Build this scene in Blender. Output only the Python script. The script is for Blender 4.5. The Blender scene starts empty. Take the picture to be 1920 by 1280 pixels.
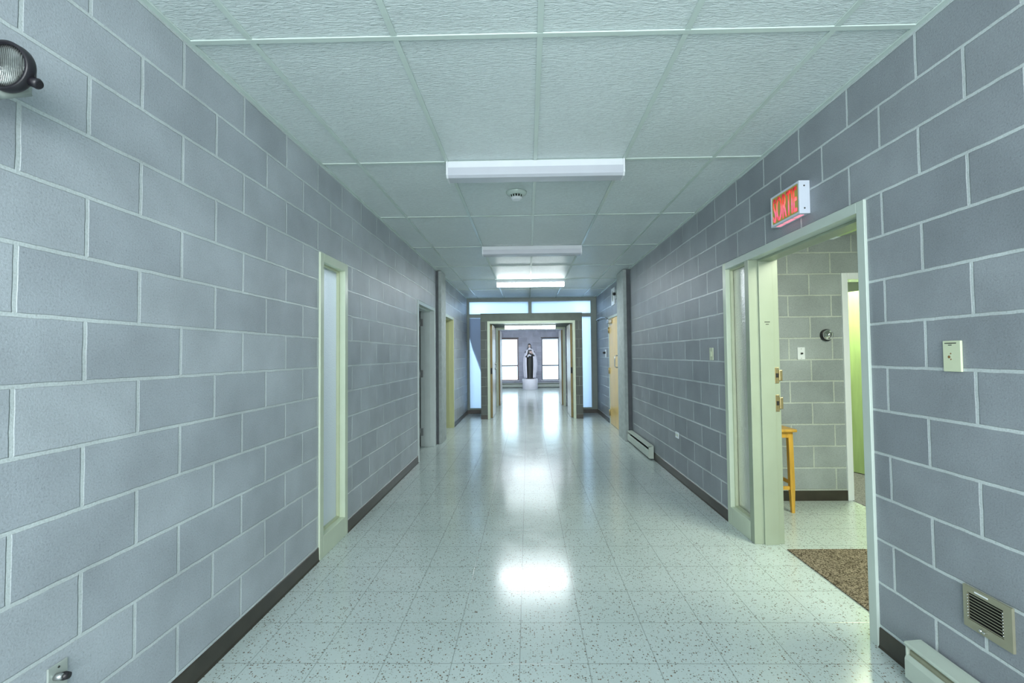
import bpy, bmesh, math, random
from mathutils import Vector, Matrix
random.seed(7)
PI = math.pi
S = bpy.context.scene
C = S.collection
S.cycles.use_denoising = True
S.cycles.max_bounces = 8
S.cycles.diffuse_bounces = 5
S.cycles.glossy_bounces = 4
S.cycles.sample_clamp_indirect = 6
S.view_settings.view_transform = 'Standard'
S.view_settings.look = 'None'

XL, XR, H = -1.425, 1.625, 2.713          # corridor walls and ceiling height
YE = 10.62                                # glazed partition closing the corridor
YB = -3.2                                 # end of the corridor behind the camera

# ---------------------------------------------------------------- materials
def newmat(name):
    m = bpy.data.materials.new(name); m.use_nodes = True
    nt = m.node_tree; nt.nodes.clear()
    out = nt.nodes.new('ShaderNodeOutputMaterial')
    return m, nt, out
def N(nt, t, **kw):
    n = nt.nodes.new(t)
    for k, v in kw.items():
        if k in n.inputs: n.inputs[k].default_value = v
        else: setattr(n, k, v)
    return n
def L(nt, a, b): nt.links.new(a, b)
def math_(nt, op, a, b=None, c=None):
    n = nt.nodes.new('ShaderNodeMath'); n.operation = op
    for i, v in enumerate((a, b, c)):
        if v is None: continue
        if isinstance(v, (int, float)): n.inputs[i].default_value = v
        else: L(nt, v, n.inputs[i])
    return n.outputs[0]
def mixc(nt, fac, a, b, mode='MIX'):
    n = nt.nodes.new('ShaderNodeMix'); n.data_type = 'RGBA'; n.blend_type = mode
    for sock, v in ((n.inputs[0], fac), (n.inputs[6], a), (n.inputs[7], b)):
        if hasattr(v, 'links'): L(nt, v, sock)
        elif isinstance(v, (int, float)): sock.default_value = v
        else: sock.default_value = (*v, 1)
    return n.outputs[2]
def ramp(nt, fac, stops):
    n = nt.nodes.new('ShaderNodeValToRGB'); el = n.color_ramp.elements
    while len(el) < len(stops): el.new(0.5)
    for e, (p, c) in zip(el, stops):
        e.position = p; e.color = (*c, 1) if len(c) == 3 else c
    L(nt, fac, n.inputs[0]); return n.outputs[0]
def pos(nt):
    g = nt.nodes.new('ShaderNodeNewGeometry')
    s = nt.nodes.new('ShaderNodeSeparateXYZ'); L(nt, g.outputs['Position'], s.inputs[0])
    return g.outputs['Position'], s.outputs[0], s.outputs[1], s.outputs[2]

def simple(name, col, rough=0.5, metal=0.0, var=0.06, scale=9.0, bump=0.0, bscale=120.0, emit=None, es=0.0, spec=0.5, grain=None):
    m, nt, out = newmat(name)
    b = N(nt, 'ShaderNodeBsdfPrincipled', Roughness=rough, Metallic=metal)
    b.inputs['Specular IOR Level'].default_value = spec
    P = pos(nt)[0]
    src = P
    if grain:
        mp = N(nt, 'ShaderNodeMapping'); mp.inputs['Scale'].default_value = grain; L(nt, P, mp.inputs[0]); src = mp.outputs[0]
    n = N(nt, 'ShaderNodeTexNoise', Scale=scale, Detail=4.0); L(nt, src, n.inputs['Vector'])
    lo = tuple(max(0, c * (1 - var)) for c in col); hi = tuple(min(1, c * (1 + var)) for c in col)
    L(nt, ramp(nt, n.outputs['Fac'], [(0.3, lo), (0.7, hi)]), b.inputs['Base Color'])
    if bump:
        n2 = N(nt, 'ShaderNodeTexNoise', Scale=bscale, Detail=3.0); L(nt, src, n2.inputs['Vector'])
        bp = N(nt, 'ShaderNodeBump', Strength=bump, Distance=0.004); L(nt, n2.outputs['Fac'], bp.inputs['Height']); L(nt, bp.outputs[0], b.inputs['Normal'])
    if emit:
        b.inputs['Emission Color'].default_value = (*emit, 1); b.inputs['Emission Strength'].default_value = es
    L(nt, b.outputs[0], out.inputs[0])
    return m

def block_mat(name, axis, off, c1, c2, mortar, msize=0.0080, rough=0.42, spec=0.55):
    """painted-grey concrete block, 400 x 200 mm in running bond, raked joints"""
    m, nt, out = newmat(name)
    P, x, y, z = pos(nt)
    u = math_(nt, 'ADD', x if axis == 'x' else y, off)
    wob = N(nt, 'ShaderNodeTexNoise', Scale=14.0, Detail=2.0); L(nt, P, wob.inputs['Vector'])
    w = math_(nt, 'MULTIPLY', math_(nt, 'SUBTRACT', wob.outputs['Fac'], 0.5), 0.006)
    v = math_(nt, 'ADD', z, 1.9)
    cb = nt.nodes.new('ShaderNodeCombineXYZ')
    L(nt, math_(nt, 'ADD', u, w), cb.inputs[0]); L(nt, math_(nt, 'ADD', v, w), cb.inputs[1])
    br = N(nt, 'ShaderNodeTexBrick', Scale=1.0)
    br.inputs['Brick Width'].default_value = 0.4; br.inputs['Row Height'].default_value = 0.2
    br.inputs['Mortar Size'].default_value = msize; br.inputs['Mortar Smooth'].default_value = 0.35
    br.inputs['Bias'].default_value = -0.1
    br.inputs['Color1'].default_value = (*c1, 1); br.inputs['Color2'].default_value = (*c2, 1)
    br.inputs['Mortar'].default_value = (*mortar, 1)
    L(nt, cb.outputs[0], br.inputs['Vector'])
    n1 = N(nt, 'ShaderNodeTexNoise', Scale=160.0, Detail=3.0, Roughness=0.7); L(nt, P, n1.inputs['Vector'])
    n2 = N(nt, 'ShaderNodeTexNoise', Scale=3.5, Detail=5.0); L(nt, P, n2.inputs['Vector'])
    f1 = ramp(nt, n1.outputs['Fac'], [(0.24, (0.55,) * 3), (0.40, (0.94,) * 3), (0.75, (1.14,) * 3)])
    f2 = ramp(nt, n2.outputs['Fac'], [(0.3, (0.86,) * 3), (0.7, (1.10,) * 3)])
    col = mixc(nt, 1.0, mixc(nt, 1.0, br.outputs['Color'], f1, 'MULTIPLY'), f2, 'MULTIPLY')
    b = N(nt, 'ShaderNodeBsdfPrincipled', Roughness=rough)
    b.inputs['Specular IOR Level'].default_value = spec
    L(nt, col, b.inputs['Base Color'])
    L(nt, math_(nt, 'SUBTRACT', rough, math_(nt, 'MULTIPLY', br.outputs['Fac'], 0.18)), b.inputs['Roughness'])
    hgt = math_(nt, 'ADD', math_(nt, 'MULTIPLY', br.outputs['Fac'], -1.0), math_(nt, 'MULTIPLY', n1.outputs['Fac'], 0.35))
    bp = N(nt, 'ShaderNodeBump', Strength=0.65, Distance=0.006); L(nt, hgt, bp.inputs['Height'])
    L(nt, bp.outputs[0], b.inputs['Normal'])
    L(nt, b.outputs[0], out.inputs[0])
    return m

CB1, CB2, CMO = (0.36, 0.40, 0.44), (0.445, 0.49, 0.53), (0.54, 0.60, 0.61)
M = {}
M['blockL'] = block_mat('block_left', 'y', 2.78, CB1, CB2, CMO)
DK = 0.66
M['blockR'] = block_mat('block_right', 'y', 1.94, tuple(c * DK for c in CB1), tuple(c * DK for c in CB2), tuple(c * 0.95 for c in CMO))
M['blockX'] = block_mat('block_room', 'x', 1.36 + 4, (0.30, 0.345, 0.36), (0.37, 0.42, 0.43), (0.52, 0.58, 0.54))
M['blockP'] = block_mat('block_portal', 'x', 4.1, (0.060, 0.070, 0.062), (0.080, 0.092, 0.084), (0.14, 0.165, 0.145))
M['blockH'] = block_mat('block_hall', 'x', 4.0, (0.42, 0.43, 0.52), (0.54, 0.56, 0.66), (0.62, 0.64, 0.72))

def floor_mat():
    m, nt, out = newmat('terrazzo_vinyl_tile')
    P, x, y, z = pos(nt)
    T = 0.3048
    def line(c, o):
        f = math_(nt, 'FRACT', math_(nt, 'DIVIDE', math_(nt, 'ADD', c, o), T))
        d = math_(nt, 'MINIMUM', f, math_(nt, 'SUBTRACT', 1.0, f))
        mr = N(nt, 'ShaderNodeMapRange'); mr.inputs['From Min'].default_value = 0.0022; mr.inputs['From Max'].default_value = 0.0075
        mr.inputs['To Min'].default_value = 1.0; mr.inputs['To Max'].default_value = 0.0
        L(nt, d, mr.inputs[0]); return mr.outputs[0]
    ln = math_(nt, 'MAXIMUM', line(x, 0.05 + T * 40), line(y, -2.04 + T * 60))
    # chips: two voronoi layers
    def chips(scale, keep, rad, sh):
        mp = N(nt, 'ShaderNodeMapping'); mp.inputs['Location'].default_value = (sh, sh * 2, 0); L(nt, P, mp.inputs[0])
        w = N(nt, 'ShaderNodeTexNoise', Scale=scale * 1.5, Detail=1.0); L(nt, mp.outputs[0], w.inputs['Vector'])
        wa = N(nt, 'ShaderNodeVectorMath', operation='SCALE'); L(nt, w.outputs['Color'], wa.inputs[0]); wa.inputs[3].default_value = 0.6 / scale
        va = N(nt, 'ShaderNodeVectorMath', operation='ADD'); L(nt, mp.outputs[0], va.inputs[0]); L(nt, wa.outputs[0], va.inputs[1])
        vo = N(nt, 'ShaderNodeTexVoronoi', Scale=scale, voronoi_dimensions='2D'); L(nt, va.outputs[0], vo.inputs['Vector'])
        s = nt.nodes.new('ShaderNodeSeparateColor'); L(nt, vo.outputs['Color'], s.inputs[0])
        near = math_(nt, 'LESS_THAN', vo.outputs['Distance'], math_(nt, 'MULTIPLY', s.outputs[1], rad))
        pick = math_(nt, 'LESS_THAN', s.outputs[0], keep)
        return math_(nt, 'MULTIPLY', near, pick), s.outputs[2]
    a, ca = chips(95.0, 0.30, 0.42, 0.0)
    b_, cb = chips(150.0, 0.26, 0.42, 3.7)
    n = N(nt, 'ShaderNodeTexNoise', Scale=2.0, Detail=3.0); L(nt, P, n.inputs['Vector'])
    base = ramp(nt, n.outputs['Fac'], [(0.3, (0.475, 0.56, 0.545)), (0.7, (0.53, 0.615, 0.60))])
    chipc = ramp(nt, ca, [(0.0, (0.10, 0.075, 0.05)), (0.35, (0.20, 0.14, 0.09)), (0.7, (0.14, 0.15, 0.13)), (1.0, (0.30, 0.30, 0.25))])
    chipd = ramp(nt, cb, [(0.0, (0.24, 0.19, 0.13)), (0.6, (0.30, 0.30, 0.26)), (1.0, (0.70, 0.75, 0.72))])
    col = mixc(nt, a, base, chipc)
    col = mixc(nt, math_(nt, 'MULTIPLY', b_, 0.8), col, chipd)
    col = mixc(nt, math_(nt, 'MULTIPLY', ln, 0.75), col, (0.16, 0.17, 0.15))
    b = N(nt, 'ShaderNodeBsdfPrincipled', Roughness=0.16)
    b.inputs['Specular IOR Level'].default_value = 0.6
    L(nt, col, b.inputs['Base Color'])
    nr = N(nt, 'ShaderNodeTexNoise', Scale=5.0, Detail=4.0); L(nt, P, nr.inputs['Vector'])
    mr = N(nt, 'ShaderNodeMapRange'); mr.inputs['To Min'].default_value = 0.10; mr.inputs['To Max'].default_value = 0.24
    L(nt, nr.outputs['Fac'], mr.inputs[0]); L(nt, mr.outputs[0], b.inputs['Roughness'])
    n3 = N(nt, 'ShaderNodeTexNoise', Scale=22.0, Detail=2.0); L(nt, P, n3.inputs['Vector'])
    hgt = math_(nt, 'SUBTRACT', math_(nt, 'MULTIPLY', n3.outputs['Fac'], 0.35), math_(nt, 'MULTIPLY', ln, 0.5))
    bp = N(nt, 'ShaderNodeBump', Strength=0.12, Distance=0.004); L(nt, hgt, bp.inputs['Height']); L(nt, bp.outputs[0], b.inputs['Normal'])
    L(nt, b.outputs[0], out.inputs[0])
    return m
M['floor'] = floor_mat()

def ceil_mat():
    m, nt, out = newmat('fissured_ceiling_panel')
    P, x, y, z = pos(nt)
    mp = N(nt, 'ShaderNodeMapping'); mp.inputs['Scale'].default_value = (0.33, 1.25, 1.0); L(nt, P, mp.inputs[0])
    n = N(nt, 'ShaderNodeTexNoise', Scale=95.0, Detail=3.0, Roughness=0.6, Distortion=0.6); L(nt, mp.outputs[0], n.inputs['Vector'])
    n2 = N(nt, 'ShaderNodeTexNoise', Scale=1.6, Detail=3.0); L(nt, P, n2.inputs['Vector'])
    b = N(nt, 'ShaderNodeBsdfPrincipled', Roughness=0.36)
    b.inputs['Specular IOR Level'].default_value = 0.8
    col = mixc(nt, 1.0, ramp(nt, n2.outputs['Fac'], [(0.3, (0.63, 0.71, 0.715)), (0.7, (0.69, 0.775, 0.78))]),
               ramp(nt, n.outputs['Fac'], [(0.3, (0.88,) * 3), (0.6, (1.04,) * 3)]), 'MULTIPLY')
    L(nt, col, b.inputs['Base Color'])
    bp = N(nt, 'ShaderNodeBump', Strength=1.0, Distance=0.009); L(nt, n.outputs['Fac'], bp.inputs['Height']); L(nt, bp.outputs[0], b.inputs['Normal'])
    L(nt, b.outputs[0], out.inputs[0])
    return m
M['ceiling'] = ceil_mat()

def carpet_mat(name, a, b2, scale):
    m, nt, out = newmat(name)
    P = pos(nt)[0]
    vo = N(nt, 'ShaderNodeTexVoronoi', Scale=scale); L(nt, P, vo.inputs['Vector'])
    s = nt.nodes.new('ShaderNodeSeparateColor'); L(nt, vo.outputs['Color'], s.inputs[0])
    b = N(nt, 'ShaderNodeBsdfPrincipled', Roughness=0.95)
    b.inputs['Specular IOR Level'].default_value = 0.1
    L(nt, ramp(nt, s.outputs[0], [(0.2, a), (0.8, b2)]), b.inputs['Base Color'])
    bp = N(nt, 'ShaderNodeBump', Strength=1.0, Distance=0.004, invert=True); L(nt, vo.outputs['Distance'], bp.inputs['Height']); L(nt, bp.outputs[0], b.inputs['Normal'])
    L(nt, b.outputs[0], out.inputs[0])
    return m
M['mat'] = carpet_mat('brown_loop_carpet', (0.06, 0.048, 0.032), (0.33, 0.28, 0.21), 170)
M['carpet'] = carpet_mat('grey_carpet', (0.12, 0.12, 0.14), (0.24, 0.24, 0.27), 150)

def frosted(name, col, trans, rough=0.25, scale=90.0, bump=0.5, mixd=0.5):
    """obscure glass: scatters the light behind it and keeps a soft sheen"""
    m, nt, out = newmat(name)
    P = pos(nt)[0]
    vo = N(nt, 'ShaderNodeTexVoronoi', Scale=scale, feature='SMOOTH_F1'); L(nt, P, vo.inputs['Vector'])
    bp = N(nt, 'ShaderNodeBump', Strength=bump, Distance=0.004); L(nt, vo.outputs['Distance'], bp.inputs['Height'])
    d = N(nt, 'ShaderNodeBsdfDiffuse'); d.inputs[0].default_value = (*col, 1); L(nt, bp.outputs[0], d.inputs['Normal'])
    t = N(nt, 'ShaderNodeBsdfTranslucent'); t.inputs[0].default_value = (*trans, 1); L(nt, bp.outputs[0], t.inputs['Normal'])
    g = N(nt, 'ShaderNodeBsdfGlossy', Roughness=rough); L(nt, bp.outputs[0], g.inputs['Normal'])
    m1 = N(nt, 'ShaderNodeMixShader'); m1.inputs[0].default_value = mixd; L(nt, d.outputs[0], m1.inputs[1]); L(nt, t.outputs[0], m1.inputs[2])
    fr = N(nt, 'ShaderNodeFresnel', IOR=1.45); L(nt, bp.outputs[0], fr.inputs['Normal'])
    m2 = N(nt, 'ShaderNodeMixShader'); L(nt, fr.outputs[0], m2.inputs[0]); L(nt, m1.outputs[0], m2.inputs[1]); L(nt, g.outputs[0], m2.inputs[2])
    L(nt, m2.outputs[0], out.inputs[0])
    return m
M['obscure'] = frosted('obscure_glass', (0.66, 0.73, 0.78), (0.68, 0.76, 0.86), 0.3, 95.0, 0.45, 0.25)
M['frosted'] = frosted('frosted_partition_glass', (0.50, 0.58, 0.72), (0.42, 0.52, 0.64), 0.3, 60.0, 0.05, 0.9)

def clear_glass():
    m, nt, out = newmat('clear_window_glass')
    t = N(nt, 'ShaderNodeBsdfTransparent'); t.inputs[0].default_value = (0.95, 0.99, 0.98, 1)
    g = N(nt, 'ShaderNodeBsdfGlossy', Roughness=0.03)
    fr = N(nt, 'ShaderNodeFresnel', IOR=1.45)
    mx = N(nt, 'ShaderNodeMixShader'); L(nt, fr.outputs[0], mx.inputs[0]); L(nt, t.outputs[0], mx.inputs[1]); L(nt, g.outputs[0], mx.inputs[2])
    L(nt, mx.outputs[0], out.inputs[0]); return m
M['glass'] = clear_glass()

def emit_mat(name, col, st):
    m, nt, out = newmat(name)
    b = N(nt, 'ShaderNodeBsdfPrincipled', Roughness=0.4)
    b.inputs['Base Color'].default_value = (*col, 1)
    b.inputs['Emission Color'].default_value = (*col, 1); b.inputs['Emission Strength'].default_value = st
    L(nt, b.outputs[0], out.inputs[0]); return m
M['tube_on'] = emit_mat('lit_diffuser', (0.90, 0.98, 1.0), 18.0)
M['tube_on_far'] = emit_mat('lit_diffuser_far', (0.86, 0.97, 1.0), 18.0)
M['lens_off'] = simple('unlit_acrylic_lens', (0.50, 0.53, 0.59), 0.28, var=0.02)
M['white_metal'] = simple('white_enamel', (0.72, 0.76, 0.80), 0.35, var=0.02)
M['tee'] = simple('tee_bar', (0.58, 0.68, 0.64), 0.22, var=0.03, scale=4)
M['cream'] = simple('cream_paint', (0.56, 0.64, 0.50), 0.32, var=0.04, scale=5, bump=0.06, bscale=60)
M['cream_w'] = simple('pale_frame_paint', (0.50, 0.58, 0.53), 0.32, var=0.03, scale=5)
M['cream_y'] = simple('yellowish_frame_paint', (0.58, 0.60, 0.33), 0.35, var=0.04, scale=5)
M['bead'] = simple('bead_paint', (0.50, 0.55, 0.38), 0.35, var=0.04, scale=5)
M['reveal'] = simple('reveal_paint', (0.31, 0.365, 0.275), 0.35, var=0.04, scale=5)
M['whitej'] = simple('white_jamb', (0.58, 0.65, 0.64), 0.35, var=0.03)
M['grnmetal'] = simple('grey_green_mullion', (0.27, 0.32, 0.29), 0.4, var=0.05)
M['concrete'] = simple('smooth_concrete', (0.36, 0.41, 0.40), 0.6, var=0.14, scale=14, bump=0.15, bscale=90)
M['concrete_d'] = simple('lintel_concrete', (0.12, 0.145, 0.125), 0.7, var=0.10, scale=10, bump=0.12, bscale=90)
M['pier_strip'] = simple('dark_pier_strip', (0.085, 0.095, 0.105), 0.6, var=0.2, scale=8)
M['base'] = simple('brown_vinyl_base', (0.045, 0.040, 0.030), 0.28, var=0.15, scale=12)
M['black'] = simple('black_plastic', (0.012, 0.011, 0.015), 0.35, var=0.1)
M['dark'] = simple('dark_slot', (0.010, 0.010, 0.010), 0.7, var=0.1)
M['darkwood'] = simple('dark_door', (0.012, 0.012, 0.013), 0.5, var=0.1)
M['steel'] = simple('brushed_steel', (0.45, 0.47, 0.47), 0.32, metal=0.9, var=0.08, scale=40)
M['chrome'] = simple('chrome', (0.75, 0.77, 0.78), 0.12, metal=1.0, var=0.03)
M['brass'] = simple('dull_brass', (0.40, 0.33, 0.17), 0.35, metal=0.75, var=0.1, scale=30)
M['plate'] = simple('ivory_plate', (0.60, 0.66, 0.47), 0.35, var=0.02)
M['plate_w'] = simple('white_plate', (0.82, 0.88, 0.92), 0.35, var=0.01)
M['plate_g'] = simple('grey_plate', (0.42, 0.47, 0.44), 0.4, metal=0.3, var=0.05)
M['tan'] = simple('tan_grille', (0.30, 0.30, 0.215), 0.40, metal=0.25, var=0.06)
M['heater'] = simple('heater_enamel', (0.47, 0.54, 0.47), 0.36, var=0.04)
M['heater_in'] = simple('heater_inside', (0.30, 0.31, 0.22), 0.5, var=0.1)
M['wood'] = simple('honey_wood', (0.62, 0.36, 0.055), 0.35, var=0.18, scale=5, grain=(6, 6, 0.8))
M['maple'] = simple('maple_door', (0.74, 0.53, 0.20), 0.28, var=0.10, scale=4, grain=(5, 5, 0.5))
M['door_face'] = simple('pale_door_face', (0.66, 0.66, 0.64), 0.25, var=0.05, scale=4, grain=(4, 4, 0.5))
M['door_edge'] = simple('brown_door_edge', (0.22, 0.16, 0.06), 0.5, var=0.1)
M['limedoor'] = simple('yellow_green_door', (0.40, 0.54, 0.25), 0.35, var=0.10, scale=4, grain=(5, 5, 0.6))
M['ink'] = simple('printed_ink', (0.03, 0.035, 0.03), 0.6, var=0.05)
M['rust'] = simple('stained_hole', (0.20, 0.10, 0.03), 0.7, var=0.2)
M['tape'] = simple('white_tape', (0.8, 0.83, 0.85), 0.5, var=0.02)
M['plaster'] = simple('painted_plaster_white', (0.72, 0.74, 0.80), 0.45, var=0.03)
M['robe'] = simple('statue_dark_robe', (0.030, 0.033, 0.030), 0.4, var=0.15)
M['veil'] = simple('statue_black_veil', (0.008, 0.008, 0.010), 0.4, var=0.1)
M['cloak'] = simple('statue_white_cloak', (0.72, 0.73, 0.82), 0.45, var=0.05)
M['skin'] = simple('statue_skin', (0.62, 0.50, 0.45), 0.45, var=0.05)
M['rose'] = simple('statue_roses', (0.70, 0.52, 0.48), 0.5, var=0.15, scale=60)
M['winwood'] = simple('brown_window_frame', (0.30, 0.235, 0.235), 0.45, var=0.08)
M['winwood_g'] = simple('grey_window_frame', (0.25, 0.25, 0.29), 0.45, var=0.08)
M['housing'] = simple('sign_housing', (0.60, 0.65, 0.74), 0.4, var=0.02)
M['signface'] = simple('sign_gold_face', (0.42, 0.38, 0.10), 0.35, metal=0.2, var=0.08, emit=(0.5, 0.42, 0.10), es=0.10)
M['pinkslot'] = emit_mat('pink_slot', (1.0, 0.28, 0.36), 0.9)
M['shade_sheet'] = frosted('grey_shade_sheet', (0.20, 0.21, 0.25), (0.20, 0.20, 0.22), 0.6, 20.0, 0.05, 0.7)
M['ceil_plain'] = simple('plain_ceiling', (0.50, 0.56, 0.52), 0.7, var=0.03)
M['ceil_hall'] = simple('hall_ceiling', (0.6, 0.63, 0.66), 0.7, var=0.03)

def letter_mat():
    m, nt, out = newmat('backlit_red_letters')
    P, x, y, z = pos(nt)
    n = N(nt, 'ShaderNodeTexNoise', Scale=38.0, Detail=1.0); L(nt, P, n.inputs['Vector'])
    t = math_(nt, 'ADD', math_(nt, 'DIVIDE', math_(nt, 'SUBTRACT', z, 2.185), 0.15), math_(nt, 'MULTIPLY', math_(nt, 'SUBTRACT', n.outputs['Fac'], 0.5), 0.35))
    c = ramp(nt, t, [(0.0, (0.95, 0.09, 0.08)), (0.30, (1.0, 0.13, 0.30)), (0.50, (1.0, 0.16, 0.18)), (0.72, (0.90, 0.07, 0.05)), (0.95, (0.40, 0.015, 0.02))])
    b = N(nt, 'ShaderNodeBsdfPrincipled', Roughness=0.4)
    L(nt, c, b.inputs['Base Color']); L(nt, c, b.inputs['Emission Color']); b.inputs['Emission Strength'].default_value = 0.6
    L(nt, b.outputs[0], out.inputs[0]); return m
M['letters'] = letter_mat()

def lens_mat():
    m, nt, out = newmat('ribbed_lamp_lens')
    P, x, y, z = pos(nt)
    w = N(nt, 'ShaderNodeTexWave', Scale=70.0, Distortion=1.0); L(nt, P, w.inputs['Vector'])
    b = N(nt, 'ShaderNodeBsdfPrincipled', Roughness=0.12, Metallic=0.55)
    n = N(nt, 'ShaderNodeTexNoise', Scale=22.0, Detail=2.0); L(nt, P, n.inputs['Vector'])
    L(nt, ramp(nt, n.outputs['Fac'], [(0.3, (0.09, 0.10, 0.095)), (0.7, (0.30, 0.33, 0.32))]), b.inputs['Base Color'])
    bp = N(nt, 'ShaderNodeBump', Strength=0.7, Distance=0.003); L(nt, w.outputs['Fac'], bp.inputs['Height']); L(nt, bp.outputs[0], b.inputs['Normal'])
    L(nt, b.outputs[0], out.inputs[0]); return m
M['lens'] = lens_mat()

# ---------------------------------------------------------------- mesh helpers
def BM(): return bmesh.new()
def box(bm, x0, x1, y0, y1, z0, z1, bev=0.0):
    r = bmesh.ops.create_cube(bm, size=1.0)
    vs = r['verts']
    for v in vs:
        v.co = Vector(((x0 + x1) / 2 + v.co.x * abs(x1 - x0), (y0 + y1) / 2 + v.co.y * abs(y1 - y0), (z0 + z1) / 2 + v.co.z * abs(z1 - z0)))
    if bev:
        es = list({e for v in vs for e in v.link_edges})
        bmesh.ops.bevel(bm, geom=es, offset=bev, segments=2, affect='EDGES', profile=0.5)
    return bm
def quad(bm, axis, c, a0, a1, z0, z1):
    vs = [bm.verts.new((c, a, z) if axis == 'x' else (a, c, z)) for a, z in ((a0, z0), (a1, z0), (a1, z1), (a0, z1))]
    bm.faces.new(vs); return bm
def polysheet(bm, y, pts):
    bm.faces.new([bm.verts.new((p[0], y, p[1])) for p in pts]); return bm
def prism(bm, pts, axis, a, b):
    """polygon pts (2D) extruded along axis from a to b; axis 'x': pts=(y,z), 'y': (x,z), 'z': (x,y)"""
    def mk(p, t):
        return {'x': (t, p[0], p[1]), 'y': (p[0], t, p[1]), 'z': (p[0], p[1], t)}[axis]
    A = [bm.verts.new(mk(p, a)) for p in pts]; B = [bm.verts.new(mk(p, b)) for p in pts]
    n = len(pts)
    fs = [bm.faces.new(A), bm.faces.new(B[::-1])]
    for i in range(n):
        fs.append(bm.faces.new((A[i], B[i], B[(i + 1) % n], A[(i + 1) % n])))
    bmesh.ops.recalc_face_normals(bm, faces=fs)
    return bm
def lathe(bm, prof, centre=(0, 0, 0), axis=(0, 0, 1), seg=32, cap=True):
    """prof: list of (radius, distance along the axis)"""
    q = Vector(axis).normalized().to_track_quat('Z', 'Y')
    c = Vector(centre); rings = []
    for r, d in prof:
        rings.append([bm.verts.new(c + q @ Vector((max(r, 1e-5) * math.cos(2 * PI * i / seg), max(r, 1e-5) * math.sin(2 * PI * i / seg), d))) for i in range(seg)])
    fs = []
    for a, b in zip(rings, rings[1:]):
        for i in range(seg):
            f = bm.faces.new((a[i], a[(i + 1) % seg], b[(i + 1) % seg], b[i])); f.smooth = True; fs.append(f)
    if cap:
        fs.append(bm.faces.new(rings[0][::-1])); fs.append(bm.faces.new(rings[-1]))
    bmesh.ops.recalc_face_normals(bm, faces=fs)
    return bm
def tube(bm, pts, rad, seg=10):
    pts = [Vector(p) for p in pts]; rs = rad if isinstance(rad, (list, tuple)) else [rad] * len(pts)
    rings = []
    for i, p in enumerate(pts):
        t = (pts[min(i + 1, len(pts) - 1)] - pts[max(i - 1, 0)]).normalized()
        up = Vector((0, 0, 1)) if abs(t.z) < 0.9 else Vector((1, 0, 0))
        a = t.cross(up).normalized(); b = t.cross(a).normalized()
        rings.append([bm.verts.new(p + (a * math.cos(2 * PI * k / seg) + b * math.sin(2 * PI * k / seg)) * rs[i]) for k in range(seg)])
    fs = []
    for a, b in zip(rings, rings[1:]):
        for i in range(seg):
            f = bm.faces.new((a[i], a[(i + 1) % seg], b[(i + 1) % seg], b[i])); f.smooth = True; fs.append(f)
    fs.append(bm.faces.new(rings[0][::-1])); fs.append(bm.faces.new(rings[-1]))
    bmesh.ops.recalc_face_normals(bm, faces=fs)
    return bm
def ball(bm, c, r, sc=(1, 1, 1), sub=3):
    res = bmesh.ops.create_icosphere(bm, subdivisions=sub, radius=r)
    for v in res['verts']:
        v.co = Vector((c[0] + v.co.x * sc[0], c[1] + v.co.y * sc[1], c[2] + v.co.z * sc[2]))
    for v in res['verts']:
        for f in v.link_faces: f.smooth = True
    return bm

def root_loc(o):
    while o.parent: o = o.parent
    return o.location
def obj(name, bm, mat, parent=None, label=None):
    me = bpy.data.meshes.new(name)
    if parent:
        bmesh.ops.translate(bm, verts=bm.verts, vec=-root_loc(parent))
    bm.to_mesh(me); bm.free()
    me.materials.append(M[mat] if isinstance(mat, str) else mat)
    o = bpy.data.objects.new(name, me); C.objects.link(o)
    if parent: o.parent = parent
    if label: o['label'] = label
    return o
def tag(o, label, cat, group=None):
    o['label'] = label; o['category'] = cat
    if group: o['group'] = group
    return o
def thing(name, label, cat, loc, group=None):
    o = bpy.data.objects.new(name, None); C.objects.link(o); o.location = loc
    o.empty_display_size = 0.1
    return tag(o, label, cat, group)
def struct(name, bm, mat, label, cat):
    o = obj(name, bm, mat); o['kind'] = 'structure'; return tag(o, label, cat)
def sthing(name, label, cat, loc):
    o = thing(name, label, cat, loc); o['kind'] = 'structure'; return o

# ---------------------------------------------------------------- the shell
bm = BM(); box(bm, -4.2, 6.0, YB, 19.2, -0.15, 0.0)
struct('floor', bm, 'floor', 'glossy pale speckled vinyl tile floor of the corridor', 'floor')
bm = BM(); box(bm, 2.975, 6.0, 0.2, 7.0, 0.0, 0.004)
struct('floor.001', bm, 'carpet', 'grey carpet floor beyond the tiled side room', 'floor')

def wall_x(name, x0, x1, y0, y1, holes, mat, label, z1=H):
    """wall running along y with rectangular openings (ya, yb, za, zb)"""
    bm = BM(); y = y0
    for ya, yb, za, zb in sorted(holes):
        box(bm, x0, x1, y, ya, 0, z1)
        if za > 0: box(bm, x0, x1, ya, yb, 0, za)
        box(bm, x0, x1, ya, yb, zb, z1)
        y = yb
    box(bm, x0, x1, y, y1, 0, z1)
    return struct(name, bm, mat, label, 'wall')
D1 = (5.79, 6.87); D2 = (7.55, 8.60); SL = (3.04, 3.51)
DR = (2.155, 3.715); DY = (7.86, 8.96)
wall_x('wall_left', XL - 0.2, XL, YB, YE, [(SL[0], SL[1], 0, 2.095), (D1[0], D1[1], 0, 2.10), (D2[0], D2[1], 0, 2.10)], 'blockL', 'light grey concrete block wall on the left of the corridor')
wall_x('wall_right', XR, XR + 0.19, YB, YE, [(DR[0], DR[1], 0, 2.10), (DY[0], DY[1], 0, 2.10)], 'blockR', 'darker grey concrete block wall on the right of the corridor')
# corridor end behind the camera
bm = BM(); box(bm, XL, XR, YB - 0.15, YB, 0, H)
struct('wall_behind', bm, 'blockX', 'grey block wall closing the corridor behind the viewpoint', 'wall')
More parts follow.
